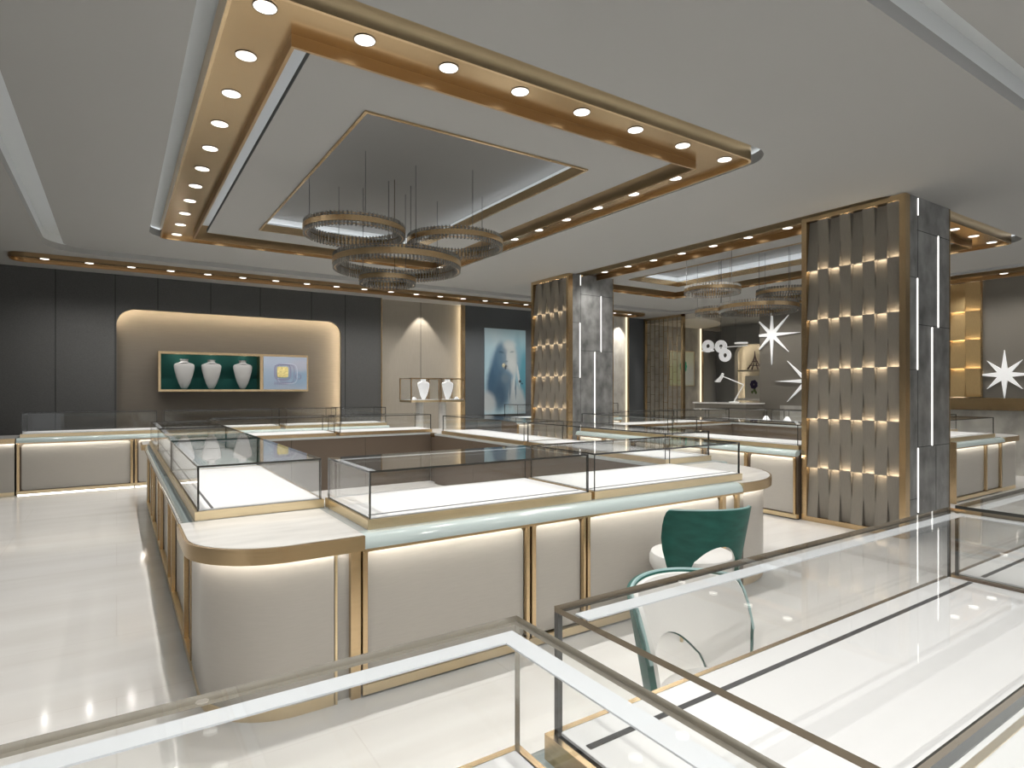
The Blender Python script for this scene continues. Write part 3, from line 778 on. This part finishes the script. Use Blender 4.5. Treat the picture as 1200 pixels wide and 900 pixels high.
# ------------------------------------------------------------------ chairs
def lounge_chair(label, loc, rotz, sz=.915):
    """faces +Y locally, backrest around -Y"""
    t = thing('lounge_chair', label, 'chair', loc, rotz, 'upholstered chairs at the counters')
    mb = MB(); mb.lathe([(.001, .37), (.20, .37), (.228, .385), (.238, .41), (.238, .455), (.228, .48), (.20, .492), (.001, .497)], 40)
    mb.build('seat', M['chair_w'], t).scale.z = sz
    mb = MB(); mb.lathe([(.001, .352), (.19, .352), (.19, .37), (.001, .37)], 32, smooth=False); mb.build('seat_base', M['gold_pale'], t)
    for a in (.25, .75, 1.25, 1.75):
        c, s = math.cos(a * PI), math.sin(a * PI)
        mb = MB(); mb.tube([(.15 * c, .15 * s, .36), (.21 * c, .21 * s, 0)], .018, 10, r1=.009); mb.build('leg', M['gold_pale'], t)
    # shell: angle from -Y, height profile with an arch cut at the middle
    A = 1.18; n = 44; m = 12
    def zb(th):
        u = abs(th) / A
        arch_ = .60 - .085 * (u / .42) ** 2 if u < .42 else None
        if u < .42: return arch_
        if u < .62: return .515 - (.515 - .385) * (.5 - .5 * math.cos(PI * (u - .42) / .20))
        if u < .86: return .385
        return .385 + .16 * ((u - .86) / .14) ** 2
    def zt(th):
        u = abs(th) / A
        z = .815 - .025 * u * u
        if u > .80: z -= .17 * ((u - .80) / .20) ** 2.2
        return z
    def pt(th, z, off):
        r = .242 + off + .07 * max(0, (z - .40)) / .4
        return (r * math.sin(th) * .88, -r * math.cos(th), z * sz)
    def shell(o0, o1, shrink):
        vs, fs = [], []
        for layer in (o0, o1):
            for i in range(n + 1):
                th = (-A + 2 * A * i / n) * (1 - shrink * .02)
                z0, z1 = zb(th) + shrink * .008, zt(th) - shrink * .008
                for j in range(m + 1): vs.append(pt(th, z0 + (z1 - z0) * j / m, layer))
        W = m + 1; Q = (n + 1) * W
        for i in range(n):
            for j in range(m):
                a = i * W + j
                fs.append((a, a + W, a + W + 1, a + 1)); fs.append((Q + a, Q + a + 1, Q + a + W + 1, Q + a + W))
            a = i * W; b = i * W + m
            fs.append((a, Q + a, Q + a + W, a + W)); fs.append((b, b + W, Q + b + W, Q + b))
        for j in range(m):
            a = j; b = n * W + j
            fs.append((a, a + 1, Q + a + 1, Q + a)); fs.append((b, Q + b, Q + b + 1, b + 1))
        return MB().add(vs, fs, 0, True)
    shell(.012, .034, 0).build('backrest', M['teal'], t)
    sh = shell(-.004, .0125, 1); lin = sh.build('backrest_lining', M['chair_w'], t)
    mb = MB()
    mb.tube([pt(-A + 2 * A * i / n, zt(-A + 2 * A * i / n), .018) for i in range(n + 1)], .006, 6)
    mb.build('piping', M['rim'], t)
    return t
c1 = lounge_chair('dark green backed chair with white round seat drawn up to the main island', (2.76, 2.30, 0), -.35)
c2 = copy_tree(c1); c2.location = (1.55, 1.122, 0); c2.rotation_euler.z = PI
c2['label'] = 'white lined round backed chair facing the foreground counter, seen through its glass'

# ------------------------------------------------------------------ back wall showcase, busts, picture
def bust_mesh(sc=1., mat=None, name='necklace_bust', parent=None):
    prof = [(.0, .020), (.012, .036), (.06, .052), (.2, .085), (.4, .117), (.6, .141), (.74, .153), (.81, .150), (.85, .128), (.88, .085), (.905, .060), (.93, .055), (.955, .055), (.96, .062), (1., .062)]
    mb = MB(); n = 24; H = .50 * sc
    vs = []
    for tt, wd in prof:
        for k in range(n):
            a = 2 * PI * k / n
            yy = math.sin(a) * wd * sc * (.36 if tt < .88 else .7)
            bul = -.02 * sc * math.sin(PI * min(tt / .85, 1.)) if tt < .85 else 0
            vs.append((math.cos(a) * wd * sc, yy + bul, tt * H))
    fs = [(i * n + k, i * n + (k + 1) % n, (i + 1) * n + (k + 1) % n, (i + 1) * n + k) for i in range(len(prof) - 1) for k in range(n)]
    mb.add(vs, fs, 0, True)
    mb.add(vs[:n], [tuple(reversed(range(n)))]); mb.add(vs[-n:], [tuple(range(n))])
    return mb.build(name, mat, parent)
t = thing('wall_showcase', 'long gold framed wall showcase with dark green lining on the glowing niche', 'showcase', (1.75, 11.47, 1.34))
fw = .028
mb = MB(); mb.box(-1.19, -.30, 0, 1.17, .0, .035); mb.box(-1.19, -.30, .615, 1.17, 0, .655); mb.box(-1.19, -.30, .035, -1.155, 0, .615); mb.box(1.14, -.30, .035, 1.17, 0, .615); mb.box(.345, -.30, .035, .40, 0, .615)
mb.build('gold_frame', M['gold'], t)
mb = MB(); mb.box(-1.155, -.02, .035, .345, -.005, .615); mb.box(-1.155, -.29, .035, .345, -.02, .037); mb.build('green_lining', M['green'], t)
blobs = [(.2, .8, .35, .18, 0, .6, (.34, .39, .48), .8), (.85, .35, .3, .14, 0, .6, (.20, .30, .40), .8), (.1, .3, .2, .2, 0, .6, (.25, .33, .43), .7), (.85, .75, .2, .1, 0, .5, (.36, .36, .42), .7)]
blobs = [((u - .5), (v - .5), ru, rv, r_, s, c, o_) for (u, v, ru, rv, r_, s, c, o_) in blobs]
mb = MB(); mb.box(.40, -.285, .035, 1.14, -.27, .615)
pic = thing('ring_picture', 'pale blue picture of a square yellow gem ring in the wall showcase', 'picture', (2.52, 11.155, 1.665))
mb = MB(); mb.box(-.37, -.004, -.29, .37, .012, .29)
mb.build('print', blob_mat('pale_blue_print', (.30, .345, .42), blobs, (.74, .58), emit=.05), pic)
def sq_ring(R, rx, rz, ox, oz, nb, br, mat, nm, k=.30):
    mb = MB()
    for i in range(nb):
        a = 2 * PI * i / nb; c, s = math.cos(a), math.sin(a)
        f = (abs(c) ** 4 + abs(s) ** 4) ** -.25
        x, z = ox + rx * f * c, oz + rz * f * s
        mb.lathe([(.0003, br), (br * .7, br * .7), (br, 0)], 6, c=(0, 0, 0)) if False else None
        pts = [(x + br * math.cos(2 * PI * q / 6), z + br * math.sin(2 * PI * q / 6)) for q in range(6)]
        mb.prism(pts, -.0095, -.0045, T=lambda a_, b_, y_: (a_, y_, b_))
    return mb.build(nm, mat, pic)
purple = pmat('printed_violet_grey', (.20, .19, .28), .5, emit=(.3, .28, .4), estr=.15)
pale = pmat('printed_silver', (.50, .52, .60), .5, emit=(.6, .62, .7), estr=.15)
sq_ring(0, .135, .135, -.05, .02, 34, .013, purple, 'halo')
sq_ring(0, .15, .165, .0, -.01, 40, .010, purple, 'halo')
sq_ring(0, .165, .175, .035, -.01, 40, .009, pale, 'band')
sq_ring(0, .045, .04, .22, -.06, 14, .009, purple, 'shoulder')
mb = MB()
for j in range(9): mb.box(-.19 + .026 * j, -.0085, -.21, -.182 + .026 * j, -.0045, -.15)
mb.build('prong_row', purple, pic)
mb = MB(); mb.prism(rrect(-.145, -.075, .045, .115, .03, 4), -.011, -.0045, T=lambda a_, b_, y_: (a_, y_, b_))
gem = mb.build('gem', pmat('printed_yellow_gem', (.62, .52, .22), .4, noise=(.35, (45, 45, 45)), emit=(.7, .6, .25), estr=.1), pic)
for k, x in enumerate((.935, 1.34, 1.83)):
    o = bust_mesh(1.0, M['bust']) if k == 0 else o.copy()
    if k: COL.objects.link(o)
    o.location = (x, 11.27, 1.3775)
    tag(o, 'grey fabric necklace bust in the green showcase, ' + ('left one', 'middle one', 'right one, beside the ring picture')[k], 'necklace bust', 'busts in the wall showcase')

for k in range(3):
    l = bpy.data.lights.new('showcase_lamp', 'POINT'); l.energy = 1.1; l.color = (1, .95, .86); l.shadow_soft_size = 0.
    q = bpy.data.objects.new('showcase_lamp', l); COL.objects.link(q); q.location = (.85 + .5 * k, 11.25, 1.925)
# vitrines before the cream alcove
def vitrine(label, x0, x1, xcol, yc):
    cx = (x0 + x1) / 2; hw = (x1 - x0) / 2
    t = thing('pedestal_vitrine', label, 'vitrine', (cx, yc, 0))
    mb = MB(); mb.box(-hw, -.26, 1.145, hw, .26, 1.185); mb.build('tray', M['gold_pale'], t)
    mb = MB(); mb.box(-hw + .015, -.245, 1.183, hw - .015, .245, 1.19); mb.build('display_bed', M['bed'], t)
    mb = MB(); mb.lathe([(.001, 0), (.20, 0), (.20, .03), (.07, .04), (.07, 1.145), (.001, 1.145)], 28, c=(xcol - cx, 0, 0)); mb.build('pedestal', M['marble_w'], t)
    G = [M['glass'], M['glass_edge']]; g = .008; zt = 1.575
    a, b = hw - .005, .25
    for bx, ax in (((-a, -b, a, -b + g), 1), ((-a, b - g, a, b), 1), ((-a, -b + g, -a + g, b - g), 0), ((a - g, -b + g, a, b - g), 0)):
        mb = MB(); mb.box(bx[0], bx[1], 1.19, bx[2], bx[3], zt - g, axis=ax); mb.build('glass_pane', G, t)
    mb = MB(); mb.box(-a, -b, zt - g, a, b, zt, axis=2); mb.build('glass_top', G, t)
    mb = MB()
    e = .009
    for sx in (-1, 1):
        for sy in (-1, 1): mb.box(sx * a - e, sy * b - e, 1.19, sx * a + e, sy * b + e, zt + .003)
    for sy in (-1, 1): mb.box(-a, sy * b - e, zt - .012, a, sy * b + e, zt + .004)
    mb.build('bronze_frame', M['bronze_dark'], t)
vitrine('left glass vitrine on a round pedestal before the cream alcove', 4.34, 4.895, 4.62, 10.05)
vitrine('right glass vitrine on a round pedestal before the cream alcove', 4.925, 5.42, 5.08, 10.05)
for k, x in enumerate((4.66, 5.15)):
    o = bust_mesh(.74, M['bust_w']) if k == 0 else o.copy()
    if k: COL.objects.link(o)
    o.location = (x, 9.98, 1.191); o.rotation_euler.z = .25; o.scale.x = 1.2
    tag(o, 'white necklace bust inside the ' + ('left', 'right') + ' glass vitrine' if False else f"white necklace bust inside the {('left', 'right')[k]} glass vitrine", 'necklace bust', 'busts in the vitrines')
for k, x in enumerate((4.45, 5.31)):
    mb = MB(); mb.lathe([(.045, 0), (.045, .012), (.03, .04), (.001, .05)], 16)
    o = mb.build('jewelry_stand', M['bust_w']); o.location = (x, 9.92, 1.191)
    tag(o, f"small white jewelry stand on the {('left', 'right')[k]} vitrine tray", 'jewelry stand')

for k, (x, y) in enumerate(((10.36, 6.86), (10.34, 6.42))):
    mb = MB(); mb.lathe([(.001, 0), (.07, 0), (.07, .012), (.05, .05), (.03, .085), (.001, .09)], 16)
    o = mb.build('jewelry_stand', M['bust_w']); o.location = (x, y, ZT + .0505)
    tag(o, f"small white jewelry stand in a far glass case of the second island, {('left', 'right')[k]} one", 'jewelry stand')

# ------------------------------------------------------------------ portrait poster
pw, ph = 1.09, 1.90
B_ = [
 (.2, .92, .55, .28, 0, .7, (.33, .40, .42), .8), (.85, .95, .5, .25, 0, .7, (.26, .38, .42), .7), (.08, .6, .18, .6, 0, .6, (.24, .34, .38), .7),
 (.98, .42, .22, .75, 0, .5, (.045, .17, .22), .95), (.80, .70, .10, .40, 0, .6, (.12, .24, .29), .7),
 (.48, .60, .36, .44, .12, .30, (.13, .20, .26), .95), (.24, .40, .20, .50, .22, .40, (.022, .06, .105), .95), (.33, .62, .13, .38, .15, .45, (.05, .10, .155), .9),
 (.60, .68, .19, .33, -.12, .30, (.36, .385, .375), .95), (.42, .66, .13, .27, .05, .45, (.075, .13, .18), .85),
 (.60, .82, .15, .09, 0, .6, (.40, .43, .42), .8), (.40, .725, .06, .022, .15, .7, (.02, .05, .08), .7), (.66, .735, .055, .018, -.15, .7, (.14, .17, .18), .75),
 (.55, .68, .03, .10, .06, .9, (.42, .44, .42), .5), (.52, .62, .04, .018, 0, .7, (.10, .14, .17), .8), (.49, .565, .075, .022, .08, .6, (.13, .13, .14), .9), (.49, .54, .065, .016, .05, .6, (.22, .22, .22), .8),
 (.68, .56, .10, .20, -.25, .5, (.40, .42, .41), .8),
 (.47, .30, .22, .40, 0, .45, (.06, .105, .15), .92), (.36, .20, .16, .32, .1, .5, (.03, .065, .105), .85), (.50, .42, .10, .10, 0, .6, (.12, .16, .19), .7),
 (.64, .24, .07, .34, .10, .35, (.24, .275, .29), .85), (.80, .17, .19, .32, -.2, .35, (.33, .355, .355), .9), (.82, .45, .03, .24, -.15, .35, (.40, .425, .42), .95),
 (.70, .36, .028, .20, .10, .4, (.38, .40, .395), .9), (.75, .30, .018, .22, 0, .5, (.05, .09, .125), .85), (.61, .30, .02, .24, .05, .5, (.06, .10, .14), .8),
 (.06, .14, .20, .24, -.5, .4, (.34, .36, .36), .9), (.95, .08, .16, .16, 0, .5, (.30, .34, .35), .7),
 (.455, .575, .034, .05, .3, .35, (.40, .37, .24), .95), (.50, .55, .022, .055, .2, .4, (.02, .025, .03), .9), (.445, .585, .012, .014, 0, .3, (.65, .63, .5), .9), (.86, .385, .035, .032, 0, .3, (.008, .012, .02), .95), (.91, .36, .02, .02, 0, .3, (.008, .012, .02), .9)]
B_ = [(u - .5, v - .5, ru, rv, rt, s, c, o_) for (u, v, ru, rv, rt, s, c, o_) in B_]
po = thing('portrait_poster', 'tall blue toned poster of a woman raising her hand to her face', 'poster', (7.27, 11.281, 1.775))
mb = MB(); mb.box(-pw / 2, -.02, -ph / 2, pw / 2, -.002, ph / 2)
mb.build('print', blob_mat('portrait_print', (.34, .47, .52), B_, (pw, ph), emit=.10, wob=.035), po)

# ------------------------------------------------------------------ lattice screen, picture behind it
sc_ = thing('lattice_screen', 'gold lattice screen of tall staggered glass panes at the back right', 'screen', (11.33, 10.33, 0))
mb = MB(); Y0, Y1 = -.66, .62
mb.box(-.04, Y0, 0, .04, Y0 + .07, ZC - .003); mb.box(-.04, Y1 - .05, 0, .04, Y1, ZC - .003); mb.box(-.04, Y0, ZC - .06, .04, Y1, ZC - .003); mb.box(-.04, Y0, 0, .04, Y1, .06)
mb.build('frame', M['gold'], sc_)
mb = MB(); ncol = 8; cw = (Y1 - Y0 - .12) / ncol
for i in range(ncol):
    y = Y0 + .07 + i * cw
    mb.box(-.007, y - .006, .06, .007, y + .006, ZC - .06)
    for j in range(9):
        z = .15 + .36 * j + (.18 if i % 2 else 0) + random.uniform(-.04, .04)
        if z < ZC - .1: mb.box(-.006, y, z - .005, .006, y + cw, z + .005)
mb.build('lattice', M['bronze'], sc_)
mb = MB(); mb.box(-.003, Y0 + .06, .06, .003, Y1 - .05, ZC - .06, axis=0, emi=0); mb.build('glass_sheet', [M['lattice_glass']], sc_)
pc = thing('jewel_picture', 'pale framed picture of a green jewel on the marble wall behind the lattice screen', 'picture', (12.77, 10.99, 1.94))
mb = MB(); mb.box(-.48, -.02, -.46, .48, .0, .46)
mb.build('canvas', blob_mat('pale_green_canvas', (.50, .52, .36), [(-.25, -.2, .3, .3, 0, .6, (.40, .44, .22), .8), (.25, -.15, .3, .35, 0, .6, (.52, .52, .50), .8), (.2, .3, .3, .2, 0, .6, (.60, .60, .45), .8)], (.96, .92), emit=.12), pc)
mb = MB()
for k in range(9):
    a = 2 * PI * k / 9
    mb.lathe([(.001, .03), (.05, .02), (.062, 0)], 10, c=(0, 0, 0)) if False else None
    px, pz = .05 + .09 * math.cos(a), .06 + .12 * math.sin(a)
    mb.prism([(px + .055 * math.cos(q * PI / 4), pz + .055 * math.sin(q * PI / 4)) for q in range(8)], -.03, -.02, T=lambda a_, b_, y_: (a_, y_, b_))
mb.build('green_jewel', pmat('emerald_green', (.01, .25, .14), .3, emit=(.02, .5, .3), estr=.15), pc)
mb = MB()
for s in (-1, 1): mb.box(s * .485 - .008, -.025, -.47, s * .485 + .008, 0, .47); mb.box(-.49, -.025, s * .465 - .008, .49, 0, s * .465 + .008)
mb.build('frame', M['gold_pale'], pc)

# ------------------------------------------------------------------ stars on the right wall
def star(label, y, z, Rl, Rs, rot=0.):
    ri = .10; pts = []
    for k in range(16):
        a = 2 * PI * k / 16 + rot
        if k % 2: r = ri
        else: r = Rl if (k // 2) % 2 == 0 else Rs
        pts.append((r * math.cos(a), r * math.sin(a)))
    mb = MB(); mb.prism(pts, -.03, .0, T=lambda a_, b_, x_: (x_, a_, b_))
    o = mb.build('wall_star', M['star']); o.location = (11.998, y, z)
    if y + Rl > 8.1:
        bm = bmesh.new(); bm.from_mesh(o.data)
        bmesh.ops.bisect_plane(bm, geom=bm.verts[:] + bm.edges[:] + bm.faces[:], plane_co=(0, 8.105 - y, 0), plane_no=(0, 1, 0), clear_outer=True)
        bm.to_mesh(o.data); bm.free()
    tag(o, label, 'star', 'white eight pointed stars on the right wall')
star('white eight pointed star on the brown wall, the upper one left of the near column', 7.80, 2.575, .66, .56)
star('white eight pointed star on the brown wall, half hidden by the near column', 7.00, 1.55, .72, .62)
star('white eight pointed star on the wall at the right edge of the photo', 3.68, 1.615, .40, .33)
# gold woven strip on the right wall
t = thing('woven_wall_panel', 'tall strip of lit gold woven tiles on the wall right of the near column', 'wall panel', (11.985, 3.97, 0))
mb = MB(); mb.box(-.03, 0, 1.25, 0, .02, ZC); mb.box(-.03, .88, 1.25, 0, .90, ZC); mb.build('gold_frame', M['gold'], t)
o, l = weave_panel('woven_panel', t, .86, 1.25, ZC - .01, 4, 4, M['weave_gold'], flip=True); o.location = (0, .02, 0)

# ------------------------------------------------------------------ things in the dark room at the back right
t = thing('pendant_lamp', 'white pendant lamp of round discs on a rod hanging in the dark room', 'pendant lamp', (12.3, 9.25, 2.40))
mb = MB(); mb.tube([(0, .62, .0), (0, -.62, .0)], .012, 8); mb.build('rod', M['white'], t)
for (y, z, tilt) in ((.48, .05, 0), (.50, -.06, 1), (.10, .02, 0), (-.02, -.20, 0), (-.45, .07, 1)):
    mb = MB()
    if tilt:
        mb.lathe([(.02, -.015), (.15, -.015), (.15, .015), (.02, .015), (.02, -.015)], 24, c=(0, y, z))
    else:
        ol = [(.155 * math.cos(2 * PI * k / 24), .155 * math.sin(2 * PI * k / 24)) for k in range(24)]; il = [(.055 * math.cos(2 * PI * k / 24), .055 * math.sin(2 * PI * k / 24)) for k in range(24)]
        add_plate(mb, [ol, il], .03, lambda a_, b_, q: (-.02 + q - .55 * a_ * .6, y + a_ * .85, z + b_))
    mb.build('disc', M['star'], t)
for y in (.12, -.30):
    mb = MB(); mb.tube([(0, y, 0), (0, y, ZC - 2.40 - .125)], .004, 5); mb.build('cable', M['cable'], t)
t = thing('desk_lamp', 'white jointed desk lamp standing on the marble console', 'desk lamp', (11.6, 8.48, 1.081))
mb = MB(); mb.lathe([(.001, 0), (.11, 0), (.11, .02), (.001, .025)], 24); mb.build('base', M['white'], t)
mb = MB(); mb.tube([(0, 0, .02), (0, -.24, .40)], .013, 8); mb.build('lower_arm', M['white'], t)
mb = MB(); mb.tube([(0, -.24, .40), (0, .32, .60)], .013, 8); mb.build('upper_arm', M['white'], t)
mb = MB(); mb.tube([(0, .30, .66), (0, .33, .60), (0, .37, .53), (0, .40, .47)], .03, 14)
mb.v = [((v[0]) * (1 + max(0, (.62 - v[2])) * 14), .33 + (v[1] - .33) * (1 + max(0, (.62 - v[2])) * 5), v[2]) for v in mb.v]
mb.build('lamp_head', M['white'], t)
# shelf, tower figurine and flower picture in the arched niche
mb = MB(); mb.box(-.07, -1.3, -.02, .07, 1.3, .02); o = mb.build('niche_shelf', M['cream'], None, (14.71, 9.3, 1.90)); tag(o, 'cream shelf across the glowing arched niche', 'shelf')
mb = MB(); mb.box(-.12, -1.36, -.03, .10, 1.36, .03); o = mb.build('niche_ledge', M['marble_w'], None, (14.70, 9.30, 1.10)); struct(o); o.name = 'trim_13'
t = thing('tower_figurine', 'small dark iron lattice tower figurine on the niche shelf', 'figurine', (14.70, 10.08, 1.935))
mb = MB()
H_ = .50
for sx in (-1, 1):
    for sy in (-1, 1):
        pts = [(sx * .08 * (1 - q) ** 2.2 * 1.2, sy * .16 * (1 - q) ** 2.2, q * H_) for q in (0, .1, .2, .35, .5, .7, 1.)]
        mb.tube(pts, .020, 6, r1=.008)
mb.build('legs', M['tower'], t)
for q in (.2, .42):
    mb = MB(); e = .17 * (1 - q) ** 2.2; mb.box(-e, -e * 1.1, q * H_ - .012, e, e * 1.1, q * H_ + .012); mb.build('platform', M['tower'], t)
t = thing('flower_picture', 'small picture of a purple flower leaning in the arched niche', 'picture', (14.70, 10.13, 1.131))
mb = MB(); mb.box(-.012, -.27, .0, .012, .25, .62); mb.build('canvas', pmat('pale_canvas', (.52, .50, .44), .6), t)
pur = pmat('purple_petal', (.07, .05, .13), .6)
mb = MB()
for k in range(7):
    a = 2 * PI * k / 7
    py_, pz_ = -.03 + .07 * math.cos(a), .38 + .075 * math.sin(a)
    mb.prism([(py_ + .055 * math.cos(q * PI / 4), pz_ + .055 * math.sin(q * PI / 4)) for q in range(8)], -.018, -.012, T=lambda a_, b_, x_: (x_, a_, b_))
mb.build('petals', pur, t)
mb = MB()
for (y, z, r) in ((-.05, .22, .04), (.02, .17, .035), (-.09, .16, .035), (-.03, .28, .02)):
    mb.prism([(y + r * math.cos(q * PI / 4), z + r * 1.3 * math.sin(q * PI / 4)) for q in range(8)], -.018, -.012, T=lambda a_, b_, x_: (x_, a_, b_))
mb.build('leaves', pmat('leaf_green', (.12, .17, .06), .6), t)

# ------------------------------------------------------------------ lamps
def spot(loc, target, power, ang, blend, col=(1, .93, .82), size=.02):
    l = bpy.data.lights.new('spot_lamp', 'SPOT'); l.energy = power; l.spot_size = ang; l.spot_blend = blend; l.color = col; l.shadow_soft_size = size
    o = bpy.data.objects.new('spot_lamp', l); COL.objects.link(o); o.location = loc
    o.rotation_euler = (Vector(target) - Vector(loc)).to_track_quat('-Z', 'Y').to_euler()
spot((5.27, 11.20, 3.13), (5.27, 11.42, .4), 60, 1.25, .35)
spot((12.75, 10.75, 3.13), (12.75, 11.0, .6), 110, 1.3, .5)
spot((10.35, 10.70, 3.13), (10.35, 10.95, .6), 90, 1.3, .5)  # added wash spot, no fixture known over the pilaster
spot((13.3, 10.75, 3.13), (13.3, 11.0, .6), 60, 1.3, .5)
